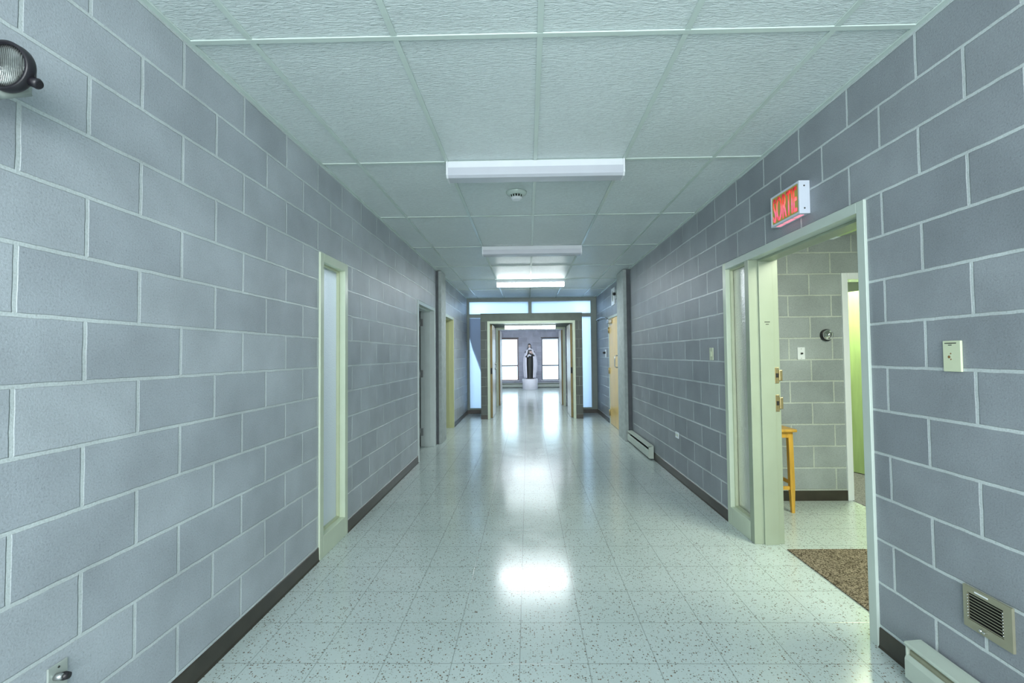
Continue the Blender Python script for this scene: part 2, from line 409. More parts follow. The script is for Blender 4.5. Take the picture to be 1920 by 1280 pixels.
# left rooms (dark)
bm = BM()
box(bm, -4.2, -4.05, YB, YE, 0, H); box(bm, -4.05, XL - 0.2, 4.9, 5.05, 0, H); box(bm, -4.05, XL - 0.2, 7.15, 7.3, 0, H)
box(bm, -4.05, XL - 0.2, YE - 0.12, YE, 0, H); box(bm, -4.05, XL - 0.2, YB, YB + .15, 0, H)
struct('wall_left_rooms', bm, 'whitej', 'dim inner walls of the rooms on the left', 'wall')
# ceiling: panel plane, and slab over every room
bm = BM(); box(bm, XL, XR, YB, YE, H, H + 0.02)
struct('ceiling', bm, 'ceiling', 'suspended ceiling of rough white panels over the corridor', 'ceiling')
bm = BM(); box(bm, -4.2, 6.0, YB - .15, YE, H + 0.03, H + 0.15)
struct('ceiling.001', bm, 'ceil_plain', 'roof slab above the suspended ceiling', 'ceiling')
# tee grid
X0, Y0, W, DD = 0.066, 1.839, 0.6096, 1.2192
bm = BM(); t = 0.012
for i in range(-2, 3):
    box(bm, X0 + i * W - t, X0 + i * W + t, YB, YE, H - 0.007, H - 0.001)
for k in range(-4, 8):
    y = Y0 + k * DD
    if y < YE: box(bm, XL + 0.022, XR - 0.022, y - t, y + t, H - 0.0078, H - 0.002)
box(bm, XL, XL + 0.022, YB, YE, H - 0.008, H - 0.001); box(bm, XR - 0.022, XR, YB, YE, H - 0.008, H - 0.001)
struct('trim_1', bm, 'tee', 'pale green metal tee grid holding the ceiling panels', 'ceiling grid')

# baseboards
def baseboard(name, x, sgn, runs, label):
    bm = BM()
    for a, b in runs:
        prism(bm, [(x, 0.0), (x + sgn * 0.012, 0.0), (x + sgn * 0.007, 0.012), (x + sgn * 0.004, 0.088), (x, 0.092)], 'y', a, b)
    return struct(name, bm, 'base', label, 'baseboard')
baseboard('baseboard_left', XL, 1, [(YB, SL[0]), (SL[1], D1[0]), (D2[1], YE)], 'dark brown vinyl baseboard along the left wall')
baseboard('baseboard_right', XR, -1, [(YB, DR[0]), (DR[1], 7.085), (8.98, YE)], 'dark brown vinyl baseboard along the right wall')

# concrete piers
bm = BM(); box(bm, XL, XL + 0.080, 7.0, 7.38, 0, H - 0.01, 0.003)
p = struct('trim_2', bm, 'concrete', 'narrow grey concrete pier beside the open left doorway', 'pier')
bm = BM(); box(bm, XL, XL + 0.034, 6.985, 6.9995, 0, H - 0.01); obj('dark_strip', bm, 'pier_strip', p, label='dark strip against the block wall')  # darker strip on the pier front, next to the wall
bm = BM(); box(bm, XR - 0.105, XR, 7.10, 7.62, 0, H - 0.01, 0.003)
p = struct('trim_3', bm, 'concrete', 'narrow grey concrete pier before the maple door on the right', 'pier')
bm = BM(); box(bm, XR - 0.055, XR, 7.085, 7.0995, 0, H - 0.01); obj('dark_strip', bm, 'pier_strip', p, label='dark strip against the block wall')

# ---------------------------------------------------------------- left sidelight (window_1)
w = sthing('window_1', 'tall narrow obscure glass sidelight in a cream frame, left wall', 'window', (XL, (SL[0] + SL[1]) / 2, 0))
bm = BM(); xa, xb = XL - 0.14, XL + 0.012
box(bm, xa, xb, SL[0], SL[0] + 0.055, 0, 2.095, 0.003); box(bm, xa, xb, SL[1] - 0.055, SL[1], 0, 2.095, 0.003)
box(bm, xa, xb, SL[0] + 0.055, SL[1] - 0.055, 2.035, 2.095, 0.003); box(bm, xa, xb, SL[0] + 0.055, SL[1] - 0.055, 0, 0.145, 0.003)
obj('frame', bm, 'cream', w)
bm = BM(); a, b = SL[0] + 0.055, SL[1] - 0.055
for (ya, yb, za, zb) in ((a, a + .014, .145, 2.035), (b - .014, b, .145, 2.035), (a + .014, b - .014, .145, .159), (a + .014, b - .014, 2.021, 2.035)):
    box(bm, XL - 0.052, XL - 0.030, ya, yb, za, zb)
obj('glazing_bead', bm, 'bead', w)
bm = BM(); quad(bm, 'x', XL - 0.054, a, b, 0.145, 2.035)
obj('glass_pane', bm, 'obscure', w)

# ---------------------------------------------------------------- left doorways
def frame_parts(root, x_out, x_in, y0, y1, z1, fw, matf, matj, stop=True):
    """U-shaped steel frame; x_out is proud of the wall face, x_in the far side"""
    xa, xb = min(x_out, x_in), max(x_out, x_in)
    for ya, yb in ((y0, y0 + fw), (y1 - fw, y1)):
        bm = BM(); box(bm, xa, xb, ya, yb, 0, z1, 0.003); obj('jamb', bm, matj, root)
    bm = BM(); box(bm, xa, xb, y0 + fw, y1 - fw, z1 - fw, z1, 0.003); obj('header', bm, matf, root)
    if stop:
        s = 1 if x_in > x_out else -1
        xs0, xs1 = x_out + s * 0.075, x_out + s * 0.16
        bm = BM(); a, b = min(xs0, xs1), max(xs0, xs1)
        box(bm, a, b, y0 + fw, y0 + fw + .014, 0, z1 - fw); box(bm, a, b, y1 - fw - .014, y1 - fw, 0, z1 - fw); box(bm, a, b, y0 + fw + .014, y1 - fw - .014, z1 - fw - .014, z1 - fw)
        obj('door_stop', bm, matj, root)
d = sthing('door_1', 'open left doorway with a dark door swung into the room and steel hinges', 'door', (XL, (D1[0] + D1[1]) / 2, 0))
frame_parts(d, XL + 0.012, XL - 0.21, D1[0], D1[1], 2.10, 0.05, 'cream_w', 'whitej')
bm = BM(); box(bm, XL - 1.10, XL - 0.215, 6.765, 6.81, 0.01, 2.045)
leaf = obj('door_leaf', bm, 'darkwood', d)
for z in (0.22, 1.10, 1.88):
    bm = BM(); box(bm, XL - 0.235, XL - 0.165, 6.806, 6.817, z - 0.055, z + 0.055, 0.002)
    lathe(bm, [(0.009, -0.06), (0.009, 0.06)], (XL - 0.215, 6.80, z), seg=12); obj('hinge', bm, 'steel', leaf)
d = sthing('door_2', 'open left doorway with a yellowish cream frame past the concrete pier', 'door', (XL, (D2[0] + D2[1]) / 2, 0))
frame_parts(d, XL + 0.012, XL - 0.21, D2[0], D2[1], 2.10, 0.05, 'cream_w', 'cream_y')
# ---------------------------------------------------------------- right doorway with sidelight (door_3)
d = sthing('door_3', 'wide right doorway with a cream frame and a tall obscure glass sidelight', 'door', (XR, 2.9, 0))
xo, xi = XR - 0.013, XR + 0.20
bm = BM(); box(bm, xo, xi, DR[0], DR[0] + 0.05, 0, 2.10, 0.003); obj('jamb', bm, 'cream_w', d)
bm = BM(); box(bm, xo, xi, DR[1] - 0.055, DR[1], 0, 2.10, 0.003); obj('jamb', bm, 'cream', d)
bm = BM(); box(bm, xo, xi, DR[0] + 0.05, DR[1] - 0.055, 2.047, 2.10, 0.003); obj('header', bm, 'cream_w', d)
bm = BM(); box(bm, xo, xi, 3.285, 3.345, 0, 2.047, 0.003); post = obj('centre_post', bm, 'reveal', d)
bm = BM(); box(bm, XR + 0.055, XR + 0.155, 3.272, 3.287, 0, 2.047, 0.002); obj('door_stop', bm, 'reveal', post)
bm = BM(); box(bm, XR + 0.055, XR + 0.155, DR[0] + 0.05, 3.272, 2.032, 2.047, 0.002); obj('door_stop', bm, 'reveal', d)
bm = BM(); box(bm, xo, xi, 3.345, DR[1] - 0.055, 0, 0.14, 0.003); obj('bottom_rail', bm, 'cream', d)
bm = BM(); a, b = 3.345, DR[1] - 0.055
for (ya, yb, za, zb) in ((a, a + .014, .14, 2.047), (b - .014, b, .14, 2.047), (a + .014, b - .014, .14, .154), (a + .014, b - .014, 2.033, 2.047)):
    box(bm, XR + 0.022, XR + 0.045, ya, yb, za, zb)
obj('glazing_bead', bm, 'bead', d)
bm = BM(); quad(bm, 'x', XR + 0.047, a, b, 0.14, 2.047); obj('glass_pane', bm, 'obscure', d)
for z0, z1 in ((1.148, 1.262), (0.945, 1.065)):
    bm = BM(); box(bm, XR + 0.160, XR + 0.188, 3.281, 3.286, z0, z1, 0.001)
    box(bm, XR + 0.188, XR + 0.212, 3.276, 3.290, z0 + 0.018, z1 - 0.018, 0.004)
    sp = obj('strike_plate', bm, 'brass', d)
    zc = (z0 + z1) / 2
    bm = BM(); box(bm, XR + 0.166, XR + 0.184, 3.2795, 3.2812, zc - 0.015, zc + 0.015); obj('latch_hole', bm, 'dark', sp)
    for z in (z0 + .010, z1 - .010):
        bm = BM(); lathe(bm, [(0.004, 0), (0.003, 0.0012)], (XR + 0.174, 3.281, z), (0, -1, 0), 10); obj('screw', bm, 'steel', sp)
bm = BM(); box(bm, XR + 0.090, XR + 0.128, 3.2713, 3.2722, 1.588, 1.594); box(bm, XR + 0.098, XR + 0.120, 3.2713, 3.2722, 1.572, 1.577)
obj('printed_label', bm, 'ink', d, label='tiny line of dark print on the cream post')
bm = BM(); box(bm, XR + 0.155, XR + 0.198, 2.36, 2.62, 2.040, 2.047, 0.001); obj('soffit_light_patch', bm, 'limedoor', d)  # patch of yellow-green room light, painted as a plate on the header soffit
bm = BM(); box(bm, XR + 0.155, XR + 0.198, 2.62, 2.68, 2.038, 2.047, 0.001); obj('soffit_light_strip', bm, 'plate_w', d)  # white end of the same painted light patch

# ---------------------------------------------------------------- maple door (door_4)
d = sthing('door_4', 'closed maple door with a pull handle near the far end, right wall', 'door', (XR, 8.4, 0))
frame_parts(d, XR - 0.014, XR + 0.19, DY[0], DY[1], 2.10, 0.045, 'cream_w', 'cream_w', stop=False)
bm = BM(); box(bm, XR - 0.004, XR + 0.04, DY[0] + .047, DY[1] - .047, 0.008, 2.05, 0.002); leaf = obj('door_leaf', bm, 'maple', d)
for z in (0.22, 1.04, 1.84):
    bm = BM(); box(bm, XR - 0.018, XR - 0.004, 8.86, 8.925, z - 0.055, z + 0.055, 0.002); lathe(bm, [(0.010, -0.06), (0.010, 0.06)], (XR - 0.022, 8.91, z), seg=12); obj('hinge', bm, 'brass', leaf)
bm = BM(); box(bm, XR - 0.008, XR - 0.004, 7.93, 8.01, 1.06, 1.42, 0.001); obj('push_plate', bm, 'steel', leaf)
bm = BM(); xh = XR - 0.075
tube(bm, [(XR - 0.006, 8.03, 1.34), (xh + .02, 8.03, 1.34), (xh, 8.03, 1.32), (xh, 8.03, 1.15), (xh + .02, 8.03, 1.13), (XR - 0.006, 8.03, 1.13)], 0.011)
obj('pull_handle', bm, 'steel', leaf)
bm = BM(); lathe(bm, [(0.028, 0), (0.028, 0.012), (0.020, 0.020)], (XR - 0.004, 7.97, 0.99), (-1, 0, 0), 20); obj('lock_cylinder', bm, 'chrome', leaf)
cl = BM(); box(cl, XR - 0.075, XR - 0.010, 8.60, 8.86, 1.965, 2.03, 0.006); cb = obj('door_closer', cl, 'steel', leaf)
bm = BM(); tube(bm, [(XR - 0.045, 8.80, 2.035), (XR - 0.06, 9.0, 2.10), (XR - 0.085, 9.35, 2.13), (XR - 0.055, 10.2, 2.14), (XR - 0.004, 10.30, 2.14)], 0.012, 8); obj('closer_arm', bm, 'steel', cb)

# ---------------------------------------------------------------- glazed partition (window_2)
w = sthing('window_2', 'frosted glass screen in grey green bars filling the corridor end', 'window', (0.08, YE, 0))
PX0, PX1 = -1.01, 1.175            # portal outer width
ya, yb = YE - 0.05, YE + 0.05
bm = BM()
box(bm, XL, XL + 0.055, ya, yb, 0, H); box(bm, XR - 0.13, XR, ya, yb, 0, H)
box(bm, XL + 0.055, XR - 0.13, ya, yb, 2.63, H); box(bm, XL + 0.055, XR - 0.13, ya, yb, 2.255, 2.34)
box(bm, 0.025, 0.105, ya, yb, 2.34, 2.63)
box(bm, XL + 0.055, PX0, ya, yb, 0, 0.125); box(bm, PX1, XR - 0.13, ya, yb, 0, 0.125)
obj('mullion_frame', bm, 'grnmetal', w)
for x0, x1, z0, z1 in ((XL + .055, 0.025, 2.34, 2.63), (0.105, XR - .13, 2.34, 2.63), (XL + .055, PX0, 0.125, 2.255), (PX1, XR - .13, 0.125, 2.255)):
    bm = BM(); quad(bm, 'y', YE, x0, x1, z0, z1); obj('glass_pane', bm, 'frosted', w)
bm = BM(); polysheet(bm, YE + 0.014, [(-1.40, 2.24), (-1.375, 1.80), (-1.30, 1.50), (-1.19, 1.20), (-1.08, 0.88), (-1.02, 0.62), (-1.0, 2.24)])  # sheet added behind the glass to give the pane its slanted shadow
o = obj('shade_sheet', bm, 'shade_sheet'); tag(o, 'grey sheet added behind the left frosted pane to shade it slantwise', 'shade_sheet')

# ---------------------------------------------------------------- block portal and vestibule
YP, YQ = 9.65, 12.10
OX0, OX1 = -0.865, 1.025           # frame outer width
bm = BM(); box(bm, PX0, OX0, YP, YQ, 0, 2.10); box(bm, OX1, PX1, YP, YQ, 0, 2.10)
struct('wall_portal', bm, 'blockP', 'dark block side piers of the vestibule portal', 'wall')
bm = BM(); box(bm, PX0, PX1, YP, YQ + 0.0, 2.10, 2.268, 0.002)
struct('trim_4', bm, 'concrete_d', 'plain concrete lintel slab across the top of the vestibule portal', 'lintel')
bm = BM()
for x0, x1 in ((PX0, OX0), (OX1, PX1)):
    prism(bm, [(x0, YP - .010), (x1, YP - .010), (x1, YP), (x0, YP)], 'z', 0, 0.09)
struct('baseboard_portal', bm, 'base', 'black base strips at the foot of the portal piers', 'baseboard')
bm = BM(); box(bm, XL, XL + .4, YE - .062, YE - .05, 0, 0.085); box(bm, PX1, XR, YE - .062, YE - .05, 0, 0.085)
struct('baseboard_far', bm, 'base', 'dark base strips under the frosted glass screen', 'baseboard')

def double_frame(root, x0, x1, y0, y1, z1, fw, mat):
    for xa, xb in ((x0, x0 + fw), (x1 - fw, x1)):
        bm = BM(); box(bm, xa, xb, y0, y1, 0, z1, 0.003); obj('jamb', bm, mat, root)
    bm = BM(); box(bm, x0 + fw, x1 - fw, y0, y1, z1 - fw, z1, 0.003); obj('header', bm, mat, root)
d = sthing('door_5', 'pair of pale doors folded open inside the near cream portal frame', 'door', (0.08, 9.75, 0))
double_frame(d, OX0, OX1, YP - 0.012, YP + 0.13, 2.10, 0.052, 'cream')
for s, xe in ((1, OX0 + 0.052), (-1, OX1 - 0.052)):
    xa, xb = xe + s * 0.002, xe + s * 0.044
    bm = BM(); box(bm, min(xa, xb), max(xa, xb), YP + 0.14, YP + 1.02, 0.01, 2.035); lf = obj('door_leaf', bm, 'door_face', d)
    bm = BM(); box(bm, min(xa, xb), max(xa, xb), YP + 0.1385, YP + 0.14, 0.012, 2.033); obj('edge_band', bm, 'door_edge', lf)
    bm = BM(); box(bm, min(xa, xb) + .004, max(xa, xb) - .004, YP + 0.134, YP + 0.1385, 0.96, 1.09); obj('edge_bolt', bm, 'dark', lf)
    if s == 1:
        bm = BM()
        for z in (1.16, 1.05): lathe(bm, [(0.026, 0), (0.024, 0.02), (0.012, 0.03)], (xb, YP + 0.94, z), (s, 0, 0), 16)
        obj('door_knob', bm, 'steel', lf)
d = sthing('door_6', 'second cream frame with open doors at the far end of the vestibule', 'door', (0.08, 12.0, 0))
double_frame(d, OX0 + .02, OX1 - .02, YQ - 0.13, YQ + 0.012, 2.10, 0.055, 'cream')
for s, xe in ((1, OX0 + 0.075), (-1, OX1 - 0.075)):
    xa, xb = xe + s * 0.002, xe + s * 0.044
    bm = BM(); box(bm, min(xa, xb), max(xa, xb), YQ + 0.03, YQ + 0.90, 0.01, 2.035); lf = obj('door_leaf', bm, 'door_face', d)
    bm = BM(); box(bm, min(xa, xb), max(xa, xb), YQ + 0.0285, YQ + 0.03, 0.012, 2.033); obj('edge_band', bm, 'door_edge', lf)

# ---------------------------------------------------------------- hall beyond
HY = 18.80
WZ = (0.30, 2.06)
WIN = [(-1.12, -0.385), (0.575, 1.32)]
bm = BM(); x = -2.7
for a, b in WIN:
    box(bm, x, a, HY, HY + 0.2, 0, 2.8); box(bm, a, b, HY, HY + 0.2, 0, WZ[0]); box(bm, a, b, HY, HY + 0.2, WZ[1], 2.8); x = b
box(bm, x, 2.9, HY, HY + 0.2, 0, 2.8)
struct('wall_far', bm, 'blockH', 'grey block end wall of the far hall behind the statue', 'wall')
bm = BM(); box(bm, -2.85, -2.7, YQ, HY + .2, 0, 2.8); box(bm, 2.9, 3.05, YQ, HY + .2, 0, 2.8)
box(bm, -2.7, PX0, YQ, YQ + .12, 0, 2.8); box(bm, PX1, 2.9, YQ, YQ + .12, 0, 2.8); box(bm, PX0, PX1, YQ + .012, YQ + .12, 2.10, 2.8)
struct('wall_hall', bm, 'blockH', 'side walls of the far hall', 'wall')
bm = BM(); box(bm, -2.85, 3.05, YQ, HY + .2, 2.8, 2.9)
struct('ceiling.002', bm, 'ceil_hall', 'plain ceiling of the far hall', 'ceiling')
for i, (a, b) in enumerate(WIN):
    w = sthing('window_%d' % (3 + i), ('bright far window to the left of the statue', 'bright far window to the right of the statue')[i], 'window', ((a + b) / 2, HY, WZ[0]))
    bm = BM(); f = 0.05
    box(bm, a, a + f, HY - .03, HY + .08, WZ[0], WZ[1]); box(bm, b - f, b, HY - .03, HY + .08, WZ[0], WZ[1])
    box(bm, a + f, b - f, HY - .03, HY + .08, WZ[1] - .055, WZ[1]); box(bm, a + f, b - f, HY - .03, HY + .08, WZ[0], WZ[0] + .035)
    box(bm, a + f, b - f, HY - .02, HY + .08, 0.885, 0.945)
    obj('frame', bm, ('winwood', 'winwood_g')[i], w)
    bm = BM(); box(bm, a - .02, b + .02, HY - .045, HY - .0005, WZ[1], WZ[1] + .03); obj('head_trim', bm, 'base', w)
    bm = BM(); box(bm, a - .02, b + .02, HY - .06, HY - .0005, WZ[0] - .035, WZ[0]); obj('sill', bm, 'plaster', w)
    for z0, z1 in ((WZ[0] + .035, 0.885), (0.945, WZ[1] - .055)):
        bm = BM(); box(bm, a + f, b - f, HY + .03, HY + .036, z0, z1); obj('glass_pane', bm, 'glass', w)

# ---------------------------------------------------------------- baseboard heaters
def heater(name, label, x, s, y0, y1, near, along='y', hz=0.18, dep=0.07, open_front=None):
    """electric baseboard heater against the plane x; s = direction into the room"""
    R = thing(name, label, 'heater', (x, (y0 + y1) / 2, 0) if along == 'y' else ((y0 + y1) / 2, x, 0))
    def P(bm, pts, a, b): return prism(bm, [(x + s * u, z) for u, z in pts], 'y', a, b) if along == 'y' else prism(bm, [(x + s * u, z) for u, z in pts], 'x', a, b)
    bm = BM(); P(bm, [(0.0005, 0.015), (0.010, 0.015), (0.010, hz - 0.004), (dep - .004, hz - 0.010), (dep, hz - 0.018), (dep + .001, hz - .012), (dep - .002, hz - 0.005), (0.012, hz), (0.0005, hz)], y0, y1)
    obj('back_and_top', bm, 'heater', R)
    bm = BM(); P(bm, [(dep, 0.030), (dep, 0.105), (dep - .008, 0.126), (dep - .012, 0.126), (dep - .004, 0.104), (dep - .004, 0.032), (dep - .018, 0.018), (dep - .016, 0.015)], y0, y1)
    obj('front_panel', bm, 'heater', R)
    for a, b in ((y0, y0 + .006), (y1 - .006, y1)):
        bm = BM(); P(bm, [(0.010, 0.016), (dep - .02, 0.016), (dep - .005, 0.032), (dep - .005, hz - .02), (0.010, hz - .006)], a, b); obj('end_cap', bm, 'heater', R)
    bm = BM(); P(bm, [(0.011, 0.04), (dep - .014, 0.04), (dep - .014, 0.105), (0.011, 0.112)], y0 + .008, y1 - .008); obj('heating_element', bm, 'dark', R)
    if near is not None:
        bm = BM(); P(bm, [(0.012, 0.106), (dep - .013, 0.100), (dep - .016, 0.140), (0.012, hz - .012)], near[0], near[1]); obj('wiring_cover', bm, 'heater_in', R)
    return R
heater('baseboard_heater', 'cream baseboard heater at the foot of the right wall under the tan vent', XR - .012, -1, 0.75, 1.92, (1.66, 1.912))
heater('baseboard_heater.001', 'grey baseboard heater along the right wall beside the concrete pier', XR - .012, -1, 5.86, 7.07, None)
heater('baseboard_heater.002', 'long low cream heater on the far wall behind the statue pedestal', HY, -1, -1.9, 1.42, None, along='x', hz=0.20)

# ---------------------------------------------------------------- pedestal and statue
cx, cy, pz = 0.085, 17.8, 0.42
bm = BM(); lathe(bm, [(0.300, 0.0), (0.304, 0.006), (0.304, pz - .008), (0.298, pz)], (cx, cy, 0), seg=64)
o = obj('pedestal', bm, 'plaster'); tag(o, 'round white plinth under the statue in the far hall', 'pedestal')
st = thing('statue', 'statue of a standing robed woman in white cloak and black veil', 'statue', (cx, cy, pz))
def folds(bm, prof, n, amp, a0=0.0, a1=2 * PI, seg=72, thick=0.0, dx=lambda z: 0.0, ph=0.0):
    """draped surface of elliptical rings (rx, ry, z) with vertical folds; open arc if a1-a0 < 2pi"""
    full = abs(a1 - a0 - 2 * PI) < 1e-6
    k = seg if full else seg + 1
    rings = []
    for rx, ry, z, am in prof:
        r = []
        for i in range(k):
            a = a0 + (a1 - a0) * i / seg
            f = 1 + amp * am * (math.sin(n * a + ph + 2.2 * z) + 0.5 * math.sin(n * 1.7 * a + 1.0))
            r.append(bm.verts.new((cx + dx(z) + rx * f * math.cos(a), cy + ry * f * math.sin(a), pz + z)))
        rings.append(r)
    fs = []
    for A, B in zip(rings, rings[1:]):
        for i in range(seg):
            j = (i + 1) % k
            f = bm.faces.new((A[i], A[j], B[j], B[i])); f.smooth = True; fs.append(f)
    if full:
        fs.append(bm.faces.new(rings[0][::-1])); fs.append(bm.faces.new(rings[-1]))
    bmesh.ops.recalc_face_normals(bm, faces=fs)
    if thick and not full:
        bmesh.ops.solidify(bm, geom=fs, thickness=thick)
bm = BM()
folds(bm, [(0.150, 0.135, 0.002, 1), (0.142, 0.125, 0.03, 1), (0.132, 0.115, 0.15, 1), (0.138, 0.118, 0.40, 0.9), (0.150, 0.122, 0.66, 0.6), (0.158, 0.125, 0.82, 0.3), (0.155, 0.120, 0.92, 0.1), (0.165, 0.115, 1.02, 0), (0.172, 0.105, 1.09, 0), (0.130, 0.085, 1.14, 0), (0.060, 0.055, 1.175, 0), (0.042, 0.045, 1.21, 0)], 9, 0.055)
# sleeves folded across the chest, part of the same body
for s, e, z in ((-1, (cx + 0.03, cy - 0.165, pz + 0.92), 0.86), (1, (cx + 0.00, cy - 0.175, pz + 1.00), 0.90)):
    tube(bm, [(cx + s * 0.155, cy - 0.01, pz + 1.07), (cx + s * 0.150, cy - 0.06, pz + z), (cx + s * 0.10, cy - 0.145, pz + z + .03), e], [0.045, 0.050, 0.052, 0.045], 14)
body = obj('robed_body', bm, 'robe', st)
bm = BM()
folds(bm, [(0.235, 0.150, 0.03, 1), (0.238, 0.152, 0.10, 1), (0.252, 0.158, 0.30, 1), (0.262, 0.165, 0.55, 0.9), (0.258, 0.160, 0.80, 0.7), (0.210, 0.140, 0.98, 0.4), (0.165, 0.112, 1.10, 0.2), (0.105, 0.085, 1.17, 0), (0.070, 0.07, 1.20, 0)], 13, 0.045, a0=-0.33 * PI, a1=1.33 * PI, thick=0.012)
obj('cloak', bm, 'cloak', st)
bm = BM()      # right hand fall of cloak shorter, gathered over the arm
folds(bm, [(0.045, 0.05, 0.14, 1), (0.075, 0.06, 0.30, 1), (0.085, 0.06, 0.60, 1), (0.060, 0.05, 0.95, 0.5)], 5, 0.12, dx=lambda z: 0.205 - 0.08 * max(0, z - 0.6) - 0.12 * max(0, .3 - z))
obj('cloak_fold', bm, 'cloak', st)
hx, hz_ = cx - 0.012, pz + 1.285
bm = BM(); ball(bm, (hx, cy - 0.03, hz_), 0.062, (0.86, 1.0, 1.22), 4)
for v in bm.verts:      # shape chin, brow, sockets, nose, mouth
    d_ = v.co - Vector((hx, cy - 0.03, hz_))
    if d_.y < -0.02:
        if abs(d_.x) < 0.010 and -0.022 < d_.z < 0.012: v.co.y -= 0.010 * (1 - abs(d_.x) / 0.010)
        for sx in (-1, 1):
            q = ((d_.x - sx * 0.022) / 0.012) ** 2 + ((d_.z - 0.010) / 0.010) ** 2
            if q < 1: v.co.y += 0.006 * (1 - q)
    if d_.z < -0.03: v.co.x = hx + d_.x * 0.82
head = obj('head', bm, 'skin', st)
for sx in (-1, 1):
    bm = BM(); ball(bm, (hx + sx * 0.021, cy - 0.083, hz_ + 0.010), 0.006, (1.3, 0.7, 0.7), 2); obj('eye', bm, 'ink', head)
bm = BM(); ball(bm, (hx, cy - 0.085, hz_ - 0.036), 0.011, (1.2, 0.5, 0.35), 2); obj('mouth', bm, 'rose', head)
bm = BM()
folds(bm, [(0.115, 0.095, 1.13, 1), (0.105, 0.090, 1.17, 0.8), (0.078, 0.080, 1.22, 0.4), (0.070, 0.078, 1.29, 0.1), (0.064, 0.074, 1.34, 0), (0.045, 0.054, 1.375, 0), (0.012, 0.016, 1.392, 0)], 8, 0.05, a0=-0.26 * PI, a1=1.26 * PI, thick=0.008, dx=lambda z: -0.012 + 0.02 * (1.3 - z))
box(bm, hx - 0.052, hx + 0.052, cy - 0.088, cy - 0.03, hz_ + 0.050, hz_ + 0.096, 0.020)
obj('veil', bm, 'veil', st)
bm = BM()
folds(bm, [(0.085, 0.085, 1.12, 1), (0.075, 0.085, 1.16, 0.5), (0.060, 0.078, 1.20, 0), (0.056, 0.076, 1.23, 0)], 6, 0.04)
obj('wimple', bm, 'cloak', st)
def hand(c, s):
    bm = BM(); ball(bm, c, 0.026, (1.15, 0.6, 0.9), 3)
    for k in range(4):
        l = (0.042, 0.050, 0.046, 0.036)[k]; zf = c[2] + 0.018 - 0.012 * k
        tube(bm, [(c[0] + s * 0.015, c[1] - 0.004, zf), (c[0] + s * (0.015 + l * .55), c[1] - 0.016, zf + 0.004), (c[0] + s * (0.012 + l), c[1] - 0.010, zf - 0.004)], [0.0075, 0.0065, 0.005], 8)
    tube(bm, [(c[0] - s * 0.004, c[1] - 0.01, c[2] + 0.018), (c[0] + s * 0.008, c[1] - 0.022, c[2] + 0.036), (c[0] + s * 0.02, c[1] - 0.024, c[2] + 0.044)], [0.0085, 0.0075, 0.006], 8)
    obj('hand', bm, 'skin', st)
hand((cx + 0.075, cy - 0.185, pz + 1.00), 1)
hand((cx - 0.045, cy - 0.190, pz + 0.905), -1)
bm = BM()
for k in range(13):
    a = random.uniform(0, 2 * PI); r = random.uniform(0, 0.055)
    ball(bm, (cx + 0.045 + r * math.cos(a) * 1.2, cy - 0.205 + random.uniform(-.02, .01), pz + 1.045 + r * math.sin(a) * 0.7), random.uniform(0.017, 0.024), sub=2)
obj('roses', bm, 'rose', st)
bm = BM(); tube(bm, [(cx - 0.09, cy - 0.20, pz + 0.86), (cx - 0.03, cy - 0.215, pz + 0.94), (cx + 0.05, cy - 0.20, pz + 0.90)], [0.030, 0.036, 0.028], 12); obj('white_cuff', bm, 'cloak', st)

# ---------------------------------------------------------------- ceiling lights
def fixture(name, label, yc, z, lit, group):
    R = thing(name, label, 'ceiling light', (0.066, yc, z), group)
    x0, x1, d = 0.066 - 0.612, 0.066 + 0.612, 0.065
    bm = BM(); box(bm, x0 + .012, x1 - .012, yc - d, yc + d, z - 0.045, z, 0.002); obj('housing', bm, 'white_metal', R)
    bm = BM(); prism(bm, [(yc - d - .002, z - .043), (yc + d + .002, z - .043), (yc + d - .002, z - .094), (yc + d - .020, z - .108), (yc - d + .020, z - .108), (yc - d + .002, z - .094)], 'x', x0 + .012, x1 - .012)
    obj('diffuser', bm, lit, R)
    for a, b in ((x0, x0 + .012), (x1 - .012, x1)):
        bm = BM(); prism(bm, [(yc - d - .004, z), (yc + d + .004, z), (yc + d + .004, z - .092), (yc + d - .018, z - .111), (yc - d + .018, z - .111), (yc - d - .004, z - .092)], 'x', a, b); obj('end_cap', bm, 'white_metal', R)
    return R
G = 'wraparound strip lights across the ceilings'
HC = H - 0.008
def place_light(src, label, yc, z, mat=None):
    r = src.copy(); C.objects.link(r); r.location = (0.066, yc, z); r['label'] = label
    for ch in list(src.children):
        c = ch.copy(); C.objects.link(c); c.parent = r
        if mat and ch.name.startswith('diffuser'):
            c.data = ch.data.copy(); c.data.materials[0] = M[mat]
    return r
f1 = fixture('ceiling_light', 'unlit white strip light nearest the viewer, above the smoke detector side', 3.105, HC, 'lens_off', G)
f1['label'] = 'largest unlit white strip light, nearest of the row on the corridor ceiling'
place_light(f1, 'smaller unlit strip light, second along the corridor ceiling past the smoke detector', 5.53, HC)
place_light(f1, 'brightly lit strip light on the corridor ceiling before the frosted screen', 8.05, HC, 'tube_on')
place_light(f1, 'lit strip light seen inside the vestibule portal under its lintel', 10.75, 2.10, 'tube_on_far')
place_light(f1, 'lit strip light on the ceiling of the far hall', 15.6, 2.80, 'tube_on_far')

